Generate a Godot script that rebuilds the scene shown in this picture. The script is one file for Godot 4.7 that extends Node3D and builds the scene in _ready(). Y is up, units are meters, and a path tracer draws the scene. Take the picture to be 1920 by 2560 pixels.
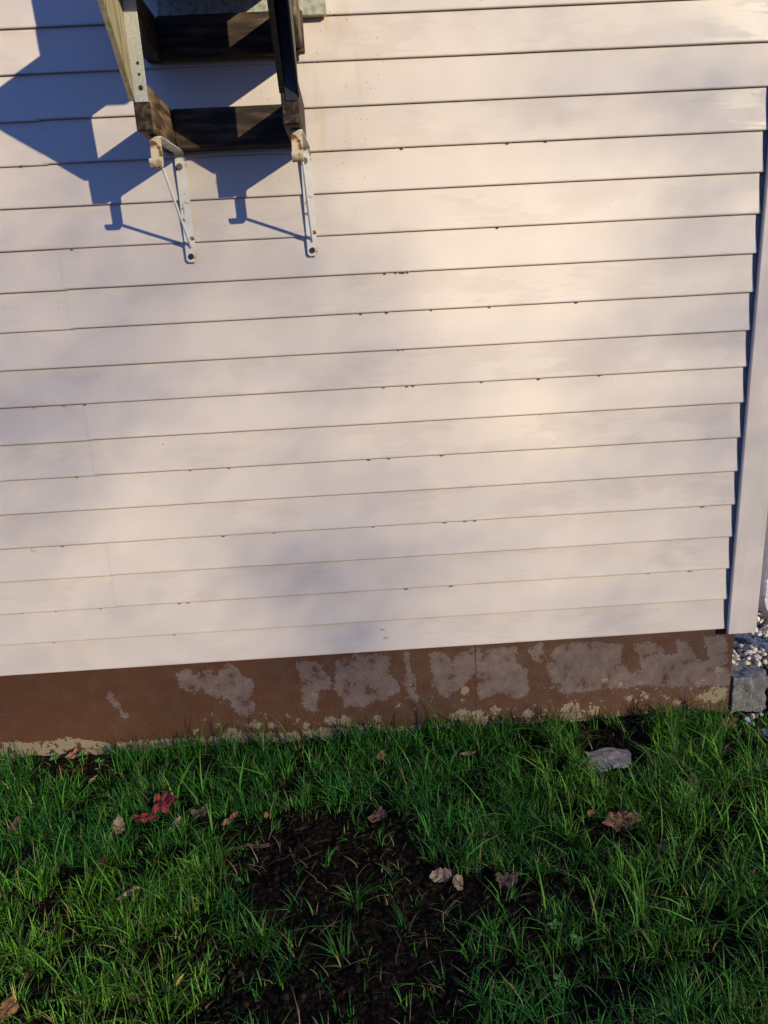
extends Node3D
# A beige vinyl-clad house wall with a bracketed wooden shelf, a flaking brown foundation and rough autumn grass.
# World: x to the right along the wall, y up from the lowest siding edge, z out of the wall towards the viewer.

const COURSE := 0.1016          # exposure of one siding course
const SEAM := -0.761            # where the panels are lapped
const GROUND := -0.312
const SUN := Vector3(0.804, 0.461, 1.0)   # from the wall towards the sun

var rng := RandomNumberGenerator.new()
var counts := {}
var M := {}
var n_soil := FastNoiseLite.new()
var n_fine := FastNoiseLite.new()
var n_patch := FastNoiseLite.new()

# ---------------------------------------------------------------- helpers
func lin(r: float, g: float, b: float) -> Color:
	return Color(r, g, b).linear_to_srgb()

func numbered(called: String) -> String:
	var n: int = counts.get(called, 0)
	counts[called] = n + 1
	return called if n == 0 else "%s_%03d" % [called, n]

func tag(o: Node, label: String, category: String, group := "", kind := "") -> Node:
	if label != "": o.set_meta("label", label)
	if category != "": o.set_meta("category", category)
	if group != "": o.set_meta("group", group)
	if kind != "": o.set_meta("kind", kind)
	return o

func thing(called: String, label: String, category: String, at := Vector3.ZERO, group := "") -> Node3D:
	var o := Node3D.new()
	o.name = numbered(called)
	add_child(o)
	o.position = at
	tag(o, label, category, group)
	return o

func part(called: String, mesh: Mesh, mat: Material, parent: Node) -> MeshInstance3D:
	var o := MeshInstance3D.new()
	o.name = numbered(called) if parent == self else called
	o.mesh = mesh
	if mat != null: o.material_override = mat
	parent.add_child(o, true)
	return o

func begin() -> SurfaceTool:
	var st := SurfaceTool.new()
	st.begin(Mesh.PRIMITIVE_TRIANGLES)
	st.set_smooth_group(-1)
	return st

func done(st: SurfaceTool, tangents := false) -> ArrayMesh:
	st.generate_normals()
	if tangents: st.generate_tangents()
	return st.commit()

func tri(st: SurfaceTool, a: Vector3, b: Vector3, c: Vector3, centre: Vector3) -> void:
	var n := (b - a).cross(c - a)
	var flip := n.dot((a + b + c) / 3.0 - centre) > 0.0
	st.add_vertex(a)
	if flip:
		st.add_vertex(c); st.add_vertex(b)
	else:
		st.add_vertex(b); st.add_vertex(c)

func quad(st: SurfaceTool, a: Vector3, b: Vector3, c: Vector3, d: Vector3, centre: Vector3) -> void:
	tri(st, a, b, c, centre)
	tri(st, a, c, d, centre)

# a box between two corners with chamfered edges, optionally moved by xf
func bevel_box(st: SurfaceTool, lo: Vector3, hi: Vector3, bev: float, xf := Transform3D.IDENTITY) -> void:
	var c := (lo + hi) * 0.5
	var h := (hi - lo) * 0.5
	var cc := xf * c
	var v := func(sx, sy, sz, ax):
		var q := Vector3(sx * h.x, sy * h.y, sz * h.z)
		for k in 3:
			if k != ax: q[k] -= sign(q[k]) * bev
		return xf * (c + q)
	for ax in 3:
		for s in [-1, 1]:
			var p := []
			for e in [[-1, -1], [1, -1], [1, 1], [-1, 1]]:
				var g := [0, 0, 0]
				g[ax] = s; g[(ax + 1) % 3] = e[0]; g[(ax + 2) % 3] = e[1]
				p.append(v.call(g[0], g[1], g[2], ax))
			quad(st, p[0], p[1], p[2], p[3], cc)
		for e in [[-1, -1], [1, -1], [1, 1], [-1, 1]]:
			var a1 := (ax + 1) % 3
			var a2 := (ax + 2) % 3
			var g0 := [0, 0, 0]
			g0[ax] = -1; g0[a1] = e[0]; g0[a2] = e[1]
			var g1 := g0.duplicate()
			g1[ax] = 1
			quad(st, v.call(g0[0], g0[1], g0[2], a1), v.call(g1[0], g1[1], g1[2], a1), v.call(g1[0], g1[1], g1[2], a2), v.call(g0[0], g0[1], g0[2], a2), cc)
	for sx in [-1, 1]:
		for sy in [-1, 1]:
			for sz in [-1, 1]:
				tri(st, v.call(sx, sy, sz, 0), v.call(sx, sy, sz, 1), v.call(sx, sy, sz, 2), cc)

func box_mesh(lo: Vector3, hi: Vector3, bev: float, xf := Transform3D.IDENTITY) -> ArrayMesh:
	var st := begin()
	bevel_box(st, lo, hi, bev, xf)
	return done(st)

# a flat plate: polygon in a plane (points as Vector3), extruded by ex
func plate_mesh(pts: Array, ex: Vector3) -> ArrayMesh:
	var st := begin()
	var n := pts.size()
	var c := Vector3.ZERO
	for q in pts: c += q
	c = c / n + ex * 0.5
	for i in range(1, n - 1):
		tri(st, pts[0], pts[i], pts[i + 1], c)
		tri(st, pts[0] + ex, pts[i] + ex, pts[i + 1] + ex, c)
	for i in n:
		var j := (i + 1) % n
		quad(st, pts[i], pts[j], pts[j] + ex, pts[i] + ex, c)
	return done(st)

# a metal strap: centre line in 3D, swept with width (along x) and thickness
func strap_mesh(path: Array, width: float, thick: float, taper_end := 0.0) -> ArrayMesh:
	var st := begin()
	var n := path.size()
	var rings := []
	for i in n:
		var t: Vector3 = (path[min(i + 1, n - 1)] - path[max(i - 1, 0)]).normalized()
		var side := Vector3.RIGHT
		side = (side - t * side.dot(t)).normalized()
		var up := t.cross(side).normalized() * thick * 0.5
		var w := width * 0.5
		if taper_end > 0.0 and i == 0: w *= taper_end
		rings.append([path[i] - side * w - up, path[i] + side * w - up, path[i] + side * w + up, path[i] - side * w + up])
	for i in n - 1:
		var c: Vector3 = (path[i] + path[i + 1]) * 0.5
		for k in 4:
			var l := (k + 1) % 4
			quad(st, rings[i][k], rings[i][l], rings[i + 1][l], rings[i + 1][k], c)
	quad(st, rings[0][0], rings[0][1], rings[0][2], rings[0][3], path[1])
	quad(st, rings[n - 1][0], rings[n - 1][1], rings[n - 1][2], rings[n - 1][3], path[n - 2])
	return done(st)

# a round or polygonal tube along a path
func tube_mesh(path: Array, radii: Array, sides := 10) -> ArrayMesh:
	var st := SurfaceTool.new()
	st.begin(Mesh.PRIMITIVE_TRIANGLES)
	st.set_smooth_group(0)
	tube_into(st, path, radii, sides)
	st.generate_normals()
	return st.commit()

func tube_into(st: SurfaceTool, path: Array, radii: Array, sides: int) -> void:
	var n := path.size()
	var rings := []
	for i in n:
		var t: Vector3 = (path[min(i + 1, n - 1)] - path[max(i - 1, 0)]).normalized()
		var a := t.cross(Vector3(0.31, 0.2, 0.93)).normalized()
		var b := t.cross(a)
		var ring := []
		for k in sides:
			var th := TAU * k / sides
			ring.append(path[i] + (a * cos(th) + b * sin(th)) * radii[i])
		rings.append(ring)
	for i in n - 1:
		var c: Vector3 = (path[i] + path[i + 1]) * 0.5
		for k in sides:
			var l := (k + 1) % sides
			quad(st, rings[i][k], rings[i][l], rings[i + 1][l], rings[i + 1][k], c)
	for k in range(1, sides - 1):
		tri(st, rings[0][0], rings[0][k], rings[0][k + 1], path[1])
		tri(st, rings[n - 1][0], rings[n - 1][k], rings[n - 1][k + 1], path[n - 2])

# revolve a profile [radius, height] about an axis
func lathe_mesh(prof: Array, sides: int, base: Vector3, axis: Vector3) -> ArrayMesh:
	var st := SurfaceTool.new()
	st.begin(Mesh.PRIMITIVE_TRIANGLES)
	st.set_smooth_group(-1)
	var a := axis.cross(Vector3(0.3, 0.5, 0.81)).normalized()
	var b := axis.cross(a)
	var cc: Vector3 = base + axis * (prof[0][1] + prof[-1][1]) * 0.5
	for i in prof.size() - 1:
		for k in sides:
			var t0 := TAU * k / sides
			var t1 := TAU * (k + 1) / sides
			var d0 := a * cos(t0) + b * sin(t0)
			var d1 := a * cos(t1) + b * sin(t1)
			var p0: Vector3 = base + axis * prof[i][1] + d0 * prof[i][0]
			var p1: Vector3 = base + axis * prof[i][1] + d1 * prof[i][0]
			var p2: Vector3 = base + axis * prof[i + 1][1] + d1 * prof[i + 1][0]
			var p3: Vector3 = base + axis * prof[i + 1][1] + d0 * prof[i + 1][0]
			if prof[i][0] > 0.00001: tri(st, p0, p1, p2, cc)
			if prof[i + 1][0] > 0.00001: tri(st, p0, p2, p3, cc)
	st.generate_normals()
	return st.commit()

func noise_tex(seed_: int, freq: float, octaves: int, cols: Array, offs: Array, size := 512) -> ImageTexture:
	var n := FastNoiseLite.new()
	n.seed = seed_
	n.noise_type = FastNoiseLite.TYPE_SIMPLEX_SMOOTH
	n.frequency = freq
	n.fractal_octaves = octaves
	var im := n.get_seamless_image(size, size)
	var g := Gradient.new()
	g.offsets = PackedFloat32Array(offs)
	g.colors = PackedColorArray(cols)
	var lut := []
	for i in 256: lut.append(g.sample(i / 255.0))
	im.convert(Image.FORMAT_L8)
	var src := im.get_data()
	var out := PackedByteArray()
	out.resize(size * size * 3)
	for i in src.size():
		var c: Color = lut[src[i]]
		out[i * 3] = c.r8; out[i * 3 + 1] = c.g8; out[i * 3 + 2] = c.b8
	var res := Image.create_from_data(size, size, false, Image.FORMAT_RGB8, out)
	res.generate_mipmaps()
	return ImageTexture.create_from_image(res)

func grey_tex(seed_: int, freq: float, octaves: int, lo := 0.0, hi := 1.0, size := 512) -> ImageTexture:
	return noise_tex(seed_, freq, octaves, [Color(lo, lo, lo), Color(hi, hi, hi)], [0.15, 0.85], size)

func mat(albedo: Color, rough := 0.7, metal := 0.0) -> StandardMaterial3D:
	var m := StandardMaterial3D.new()
	m.albedo_color = albedo
	m.roughness = rough
	m.metallic = metal
	return m

func tri_mat(tex: Texture2D, scale: Vector3, rough := 0.7, metal := 0.0, bump: Texture2D = null, depth := 0.1) -> StandardMaterial3D:
	var m := mat(Color.WHITE, rough, metal)
	m.albedo_texture = tex
	m.uv1_triplanar = true
	m.uv1_scale = scale
	if bump != null:
		m.heightmap_enabled = true
		m.heightmap_texture = bump
		m.heightmap_scale = depth
	return m

# ---------------------------------------------------------------- materials
func make_materials() -> void:
	var wood_cols := [lin(0.028, 0.016, 0.009), lin(0.085, 0.05, 0.025), lin(0.17, 0.108, 0.055), lin(0.28, 0.19, 0.105)]
	var dark_cols := [lin(0.012, 0.007, 0.004), lin(0.03, 0.017, 0.009), lin(0.06, 0.035, 0.02), lin(0.11, 0.07, 0.042)]
	var pale_cols := [lin(0.20, 0.15, 0.075), lin(0.33, 0.28, 0.165), lin(0.42, 0.37, 0.24), lin(0.46, 0.41, 0.27)]
	var offs := [0.2, 0.42, 0.6, 0.85]
	var bump := grey_tex(5, 0.02, 4)
	M.wood_z = tri_mat(noise_tex(1, 0.012, 4, wood_cols, offs), Vector3(6, 6, 1.1), 0.8, 0.0, bump, 0.15)
	M.wood_dark_z = tri_mat(noise_tex(3, 0.012, 4, dark_cols, offs), Vector3(6, 6, 1.1), 0.8, 0.0, bump, 0.15)
	M.wood_x = tri_mat(noise_tex(2, 0.012, 4, dark_cols, offs), Vector3(1.1, 6, 6), 0.75, 0.0, bump, 0.15)
	M.wood_end = tri_mat(noise_tex(6, 0.012, 4, dark_cols, offs), Vector3(9, 9, 9), 0.9, 0.0, bump, 0.1)
	M.pale_wood = tri_mat(noise_tex(4, 0.012, 4, pale_cols, offs), Vector3(10, 0.8, 10), 0.85, 0.0, bump, 0.08)
	M.galv = tri_mat(noise_tex(7, 0.03, 4, [lin(0.42, 0.43, 0.385), lin(0.48, 0.49, 0.445), lin(0.53, 0.54, 0.50)], [0.2, 0.5, 0.8]), Vector3(9, 9, 9), 0.62, 0.25)
	M.black_steel = tri_mat(noise_tex(8, 0.03, 4, [lin(0.006, 0.006, 0.007), lin(0.014, 0.014, 0.016), lin(0.03, 0.03, 0.032)], [0.2, 0.5, 0.85]), Vector3(9, 9, 9), 0.5)
	M.white_rust = tri_mat(noise_tex(9, 0.016, 5, [lin(0.13, 0.05, 0.018), lin(0.36, 0.24, 0.12), lin(0.62, 0.60, 0.53), lin(0.66, 0.66, 0.61)], [0.20, 0.26, 0.33, 0.8]), Vector3(3, 3, 3), 0.45)
	M.cream_rust = tri_mat(noise_tex(10, 0.016, 5, [lin(0.12, 0.04, 0.014), lin(0.38, 0.22, 0.08), lin(0.62, 0.50, 0.30), lin(0.66, 0.58, 0.42)], [0.28, 0.36, 0.46, 0.75]), Vector3(3.4, 3.4, 3.4), 0.5)
	M.white_metal = tri_mat(noise_tex(11, 0.02, 3, [lin(0.6, 0.6, 0.6), lin(0.72, 0.72, 0.72)], [0.2, 0.8]), Vector3(4, 4, 4), 0.4)
	M.bolt = tri_mat(noise_tex(12, 0.05, 3, [lin(0.02, 0.012, 0.008), lin(0.07, 0.04, 0.025)], [0.3, 0.7]), Vector3(20, 20, 20), 0.6, 0.3)
	M.bolt_steel = mat(lin(0.2, 0.19, 0.17), 0.45, 0.6)
	M.sill = tri_mat(noise_tex(13, 0.02, 4, [lin(0.22, 0.225, 0.165), lin(0.34, 0.345, 0.28), lin(0.4, 0.4, 0.34)], [0.2, 0.5, 0.8]), Vector3(5, 5, 5), 0.55)
	M.post = tri_mat(noise_tex(14, 0.01, 4, [lin(0.55, 0.485, 0.435), lin(0.605, 0.535, 0.48)], [0.2, 0.8]), Vector3(3, 0.7, 3), 0.55, 0.0, grey_tex(15, 0.03, 3), 0.02)
	M.granite = tri_mat(noise_tex(16, 0.09, 3, [lin(0.02, 0.02, 0.02), lin(0.10, 0.10, 0.09), lin(0.24, 0.23, 0.205), lin(0.46, 0.44, 0.39)], [0.3, 0.45, 0.6, 0.8]), Vector3(9, 9, 9), 0.6, 0.0, grey_tex(17, 0.05, 4), 0.3)
	M.dark_stone = tri_mat(noise_tex(18, 0.04, 4, [lin(0.02, 0.02, 0.022), lin(0.08, 0.078, 0.075)], [0.25, 0.75]), Vector3(6, 6, 6), 0.7)
	M.soil = tri_mat(noise_tex(19, 0.03, 5, [lin(0.004, 0.003, 0.002), lin(0.008, 0.006, 0.004), lin(0.013, 0.009, 0.006), lin(0.040, 0.027, 0.017)], [0.25, 0.45, 0.62, 0.85]), Vector3(3.5, 3.5, 3.5), 0.8, 0.0, grey_tex(20, 0.05, 5), 0.6)
	M.soil.metallic_specular = 0.12
	M.soil.roughness = 0.95
	M.plain_back = mat(lin(0.4, 0.36, 0.32), 0.8)
	var g := mat(Color.WHITE, 0.5)
	g.metallic_specular = 0.3
	g.vertex_color_use_as_albedo = true
	g.cull_mode = BaseMaterial3D.CULL_DISABLED
	g.backlight_enabled = true
	g.backlight = Color(0.35, 0.45, 0.12)
	M.grass = g
	var w := mat(Color(1, 1, 1, 0.08), 0.05)
	w.transparency = BaseMaterial3D.TRANSPARENCY_ALPHA
	M.bead = w
	var d := mat(lin(0.24, 0.18, 0.13), 0.06)
	M.water = d

# ---------------------------------------------------------------- wall textures
const WX0 := -1.45
const WX1 := 1.2
const WY0 := -0.05
const WY1 := 1.9

func siding_material() -> StandardMaterial3D:
	var w := 1280
	var h := 960
	var na := FastNoiseLite.new()          # damp patches: ragged, drawn out along the boards
	na.seed = 31; na.frequency = 1.0; na.fractal_octaves = 5; na.noise_type = FastNoiseLite.TYPE_SIMPLEX_SMOOTH
	var nb := FastNoiseLite.new()          # broad uneven weathering
	nb.seed = 32; nb.frequency = 1.0; nb.fractal_octaves = 3
	var out := PackedByteArray()
	out.resize(w * h * 3)
	var rgh := PackedByteArray()
	rgh.resize(w * h)
	var base := Vector3(0.605, 0.532, 0.476)
	var damp := Vector3(0.552, 0.472, 0.412)
	var film := Vector3(0.622, 0.56, 0.51)
	var i := 0
	for py in h:
		var y := WY1 - (WY1 - WY0) * (py + 0.5) / h
		var k := int(floor(y / COURSE))
		var even := k % 2 == 0
		for px in w:
			var x := WX0 + (WX1 - WX0) * (px + 0.5) / w
			var c := base
			c *= 1.0 + 0.03 * nb.get_noise_2d(x * 1.7, y * 3.0 + k * 7.0)
			var r := 0.5
			var p := na.get_noise_2d(x * 3.0, y * 9.0 + k * 13.1) + 0.5 * na.get_noise_2d(x * 9.0, y * 70.0)
			if even:
				var lim := 0.10 - 0.16 * clampf((x + 0.2) / 1.2, -0.4, 1.0)
				var a := clampf((p - lim) * 9.0, 0.0, 1.0)
				c = c.lerp(damp, a * 0.45)
				r = lerpf(r, 0.36, a)
			else:
				var a2 := clampf((p - 0.24) * 8.0, 0.0, 1.0)
				c = c.lerp(film, a2 * 0.32)
			# rusty run-off below the shelf's right end
			if x > -0.1 and x < 0.06 and y > 1.42:
				var s := clampf(na.get_noise_2d(x * 28.0, y * 3.5 + 40.0) * 2.2 - 0.1, 0.0, 1.0)
				c = c.lerp(Vector3(0.50, 0.36, 0.19), s * 0.22)
			out[i * 3] = 0
			var col := lin(c.x, c.y, c.z)
			out[i * 3] = col.r8; out[i * 3 + 1] = col.g8; out[i * 3 + 2] = col.b8
			rgh[i] = int(r * 255.0)
			i += 1
	var im := Image.create_from_data(w, h, false, Image.FORMAT_RGB8, out)
	var px_of := func(x: float, y: float) -> Vector2i:
		return Vector2i(int((x - WX0) / (WX1 - WX0) * w), int((WY1 - y) / (WY1 - WY0) * h))
	# specks of dirt
	for q in 110:
		var a: Vector2i = px_of.call(rng.randf_range(WX0, WX1), rng.randf_range(0.0, WY1))
		var tone := rng.randf_range(0.45, 0.78)
		im.set_pixelv(a.clamp(Vector2i.ZERO, Vector2i(w - 1, h - 1)), Color(tone, tone * 0.75, tone * 0.5))
	for q in 40:
		var a: Vector2i = px_of.call(rng.randf_range(-0.35, 0.2), rng.randf_range(1.35, 1.75))
		im.set_pixelv(a, Color(0.45, 0.3, 0.18))
	# small red paint mark, a red nick, two scuffs
	for q in [[-0.976, 0.405], [-0.978, 0.402], [-0.979, 0.398], [-0.978, 0.394], [-0.975, 0.391], [-0.971, 0.390], [-0.968, 0.393], [-0.556, 0.686], [-0.558, 0.686]]:
		im.set_pixelv(px_of.call(q[0], q[1]), Color(0.6, 0.16, 0.13))
	for q in 7:
		im.set_pixelv(px_of.call(0.028 + q * 0.002, 0.072 - q * 0.0004), Color(0.3, 0.27, 0.24))
		im.set_pixelv(px_of.call(0.036 + q * 0.002, 0.043 + (q % 2) * 0.001), Color(0.26, 0.24, 0.21))
	var m := mat(Color.WHITE, 1.0)
	m.albedo_texture = ImageTexture.create_from_image(im)
	m.roughness_texture = ImageTexture.create_from_image(Image.create_from_data(w, h, false, Image.FORMAT_L8, rgh))
	return m

const DRY := [
	[-615,-40,-576,-26,-562,-48,-509,-31,-500,-62,-467,-27,-478,-126,-504,-138,-535,-112,-550,-92,-566,-119,-613,-87],
	[-466,-17,-443,-19,-422,-42,-409,-69,-388,-75,-380,-93,-389,-124,-384,-155,-390,-191,-412,-212,-438,-201,-452,-182,-464,-141,-479,-139],
	[-246,-29,-193,-26,-159,-44,-157,-66,-135,-103,-141,-129,-185,-135,-179,-158,-189,-184,-183,-205,-211,-207,-233,-180,-234,-149,-229,-114,-236,-69],
	[-119,-34,-87,-23,-50,-13,-24,-23,4,-19,55,-29,45,-68,56,-99,75,-118,77,-159,48,-170,27,-187,4,-176,-42,-206,-58,-194,-98,-200,-104,-163,-119,-153,-129,-126,-126,-86,-117,-60],
	[91,-23,113,-20,116,-82,127,-100,134,-132,125,-162,140,-182,136,-195,96,-187,105,-161,86,-124,96,-93,104,-76],
	[179,-25,210,-25,232,-37,251,-68,263,-35,321,-14,319,-103,296,-131,280,-155,248,-170,228,-193,205,-176,198,-154,168,-134,188,-114,178,-71],
	[326,-14,343,-41,374,-26,451,-23,454,-83,489,-111,489,-145,493,-198,447,-211,427,-188,396,-184,357,-196,333,-203,326,-168],
	[489,-39,535,-17,543,-64,555,-73,585,-29,658,-24,719,-30,725,-197,662,-201,599,-201,583,-174,563,-151,551,-107,524,-83,505,-74],
	[680,-31,790,-35,793,-106,824,-147,859,-130,842,-74,819,-45,915,-40,929,-88,971,-83,962,-40,1008,-43,1014,-75,1046,-120,1078,-118,1051,-34,1126,-32,1153,-216,1067,-209,920,-202,862,-188,811,-200,739,-193,685,-201],
	[-854,-93,-828,-90,-816,-120,-802,-140,-804,-154,-785,-170,-792,-187,-812,-183,-809,-159,-829,-128]]
const BARE_BAND := [-1500,-235,-1200,-240,-1062,-251,-995,-237,-925,-252,-860,-268,-600,-272,-420,-268,-300,-276,-100,-262,60,-280,250,-282,420,-290,640,-300,800,-318,800,-360,-1500,-360]
const BARE_SPOTS := [289,-167,14,281,-201,5,278,-256,24,328,-260,20,384,-246,16,490,-272,18,630,-272,34,707,-271,18,118,-128,5,570,-179,5,246,-258,12,348,-275,16,
	741,-159,8,820,-233,13,874,-229,13,982,-262,11,1110,-151,10,1113,-177,5,1113,-241,30,1051,-249,11,1080,-247,18,910,-208,5,1025,-212,5,867,-313,10,793,-183,8,937,-236,6,846,-245,5,
	-355,-207,4,-383,-242,11,-339,-245,12,-407,-242,10,-149,-241,16,-105,-249,20,0,-248,12,-231,-253,12,-470,-272,24]
const FX0 := -1.5
const FX1 := 1.16
const FY0 := -0.36
const FY1 := 0.02

func foundation_material() -> StandardMaterial3D:
	var w := 2048
	var h := 292
	var polys := []
	for a in DRY + [BARE_BAND]:
		var pp := PackedVector2Array()
		for q in range(0, a.size(), 2): pp.append(Vector2(a[q], a[q + 1]) * 0.001)
		polys.append(pp)
	var boxes := []
	for pp in polys:
		var r := Rect2(pp[0], Vector2.ZERO)
		for q in pp: r = r.expand(q)
		boxes.append(r.grow(0.012))
	var nw := FastNoiseLite.new()
	nw.seed = 41; nw.frequency = 1.0; nw.fractal_octaves = 4
	var out := PackedByteArray(); out.resize(w * h * 3)
	var rgh := PackedByteArray(); rgh.resize(w * h)
	var bmp := PackedByteArray(); bmp.resize(w * h)
	var i := 0
	for py in h:
		var y := FY1 - (FY1 - FY0) * (py + 0.5) / h
		for px in w:
			var x := FX0 + (FX1 - FX0) * (px + 0.5) / w
			var wob := Vector2(nw.get_noise_2d(x * 60.0, y * 60.0), nw.get_noise_2d(x * 60.0 + 50.0, y * 60.0)) * 0.011
			var q := Vector2(x, y) + wob
			var g := nw.get_noise_2d(x * 14.0, y * 14.0 + 9.0)
			var f := nw.get_noise_2d(x * 110.0, y * 110.0)
			var e := nw.get_noise_2d(x * 34.0 + 20.0, y * 34.0)
			var c := Vector3(0.086, 0.039, 0.021).lerp(Vector3(0.090, 0.050, 0.035), clampf(0.5 + x * 0.45 + g, 0.0, 1.0))
			var r := 0.42 + 0.12 * g
			var bm := 0.35 + 0.5 * f
			var dry := 0.0
			for n in DRY.size():
				if boxes[n].has_point(q):
					for k in 3:
						if Geometry2D.is_point_in_polygon(Vector2(x, y) + wob * [0.75, 1.0, 1.35][k], polys[n]): dry += 0.334
					if dry > 0.0: break
			if dry > 0.0:
				dry = minf(dry, 1.0) * clampf((g + f * 0.4 + e * 0.5 + 0.62) * 4.0, 0.0, 1.0) * 0.92
				c = c.lerp(Vector3(0.135, 0.098, 0.085) * (1.0 + 0.35 * g + 0.18 * f + 0.15 * e), dry)
				r = lerpf(r, 0.66, dry)
				bm = lerpf(bm, 0.4 + 0.22 * f, dry)
			var bare := Geometry2D.is_point_in_polygon(q, polys[-1]) and e + g * 0.6 > -0.30
			if not bare:
				for s in range(0, BARE_SPOTS.size(), 3):
					if q.distance_squared_to(Vector2(BARE_SPOTS[s], BARE_SPOTS[s + 1]) * 0.001) < pow(BARE_SPOTS[s + 2] * 0.00105, 2.0):
						bare = e + f * 0.4 > -0.32
						break
			if not bare and y < -0.14 and x > -0.6:
				bare = e + 0.5 * g + 0.2 * f > 0.46 + (y + 0.29) * 2.2
			if bare:
				c = Vector3(0.205, 0.165, 0.107) * (1.0 + 0.25 * f)
				r = 0.85
				bm = 0.12 + 0.2 * f
			c = c.clamp(Vector3.ZERO, Vector3.ONE)
			var col := lin(c.x, c.y, c.z)
			out[i * 3] = col.r8; out[i * 3 + 1] = col.g8; out[i * 3 + 2] = col.b8
			rgh[i] = int(clampf(r, 0.05, 1.0) * 255.0)
			bmp[i] = int(clampf(bm, 0.0, 1.0) * 255.0)
			i += 1
	var m := mat(Color.WHITE, 1.0)
	m.albedo_texture = ImageTexture.create_from_image(Image.create_from_data(w, h, false, Image.FORMAT_RGB8, out))
	m.roughness_texture = ImageTexture.create_from_image(Image.create_from_data(w, h, false, Image.FORMAT_L8, rgh))
	m.heightmap_enabled = true
	m.heightmap_texture = ImageTexture.create_from_image(Image.create_from_data(w, h, false, Image.FORMAT_L8, bmp))
	m.heightmap_scale = 0.16
	m.metallic_specular = 0.35
	return m

# ---------------------------------------------------------------- house
# one siding board of course k between x0 and x1
func board_mesh(k: int, x0: float, x1: float, proud: float, drop: float, curved_end: bool) -> ArrayMesh:
	var st := SurfaceTool.new()
	st.begin(Mesh.PRIMITIVE_TRIANGLES)
	var deep := 0.0066
	# profile from hidden top, down the face, round the butt edge and back under it: [y, z, smooth group]
	var prof := [[COURSE + 0.008, -deep - 0.0006], [COURSE * 0.97, -deep], [COURSE * 0.75, -deep * 0.86], [COURSE * 0.5, -deep * 0.62], [COURSE * 0.25, -deep * 0.30], [0.006, -0.0003], [0.0028, 0.0], [0.0009, -0.0007], [0.0, -0.0022], [0.0012, -deep - 0.003]]
	var ns := maxi(2, int((x1 - x0) / 0.07))
	var grid := []
	for i in ns + 1:
		var col := []
		var x := lerpf(x0, x1, float(i) / ns)
		for j in prof.size():
			var y: float = prof[j][0]
			var t := clampf(y / COURSE, 0.0, 1.0)
			var xx := x
			if curved_end and i == ns: xx = x1 - 0.0105 * pow(sin(t * PI * 0.5), 0.7)
			var bow := 0.0011 * n_patch.get_noise_2d(xx * 90.0, k * 31.0 + t * 12.0) * sin(clampf(t, 0.05, 0.95) * PI) + 0.0006 * n_patch.get_noise_2d(xx * 60.0, k * 57.0)
			var sag := 0.0007 * n_patch.get_noise_2d(xx * 45.0, k * 91.0)
			col.append(Vector3(xx, k * COURSE + y - drop + sag, prof[j][1] + proud + bow))
		grid.append(col)
	var put := func(i: int, j: int):
		var p: Vector3 = grid[i][j]
		st.set_uv(Vector2((p.x - WX0) / (WX1 - WX0), (WY1 - p.y) / (WY1 - WY0)))
		st.add_vertex(p)
	for i in ns:
		for j in prof.size() - 1:
			st.set_smooth_group(0 if j < 8 else 1)
			for v in [[i, j], [i + 1, j], [i + 1, j + 1], [i, j], [i + 1, j + 1], [i, j + 1]]:
				put.call(v[0], v[1])
	# cut ends: a thin returned edge
	for i in [0, ns]:
		st.set_smooth_group(2)
		for j in range(1, prof.size() - 2):
			var a: Vector3 = grid[i][j]
			var b: Vector3 = grid[i][j + 1]
			var bk := Vector3(0, 0, -0.0016)
			for v in [a, b, b + bk, a, b + bk, a + bk]:
				st.set_uv(Vector2((v.x - WX0) / (WX1 - WX0), (WY1 - v.y) / (WY1 - WY0)))
				st.add_vertex(v)
	st.generate_normals()
	return st.commit()

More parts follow.
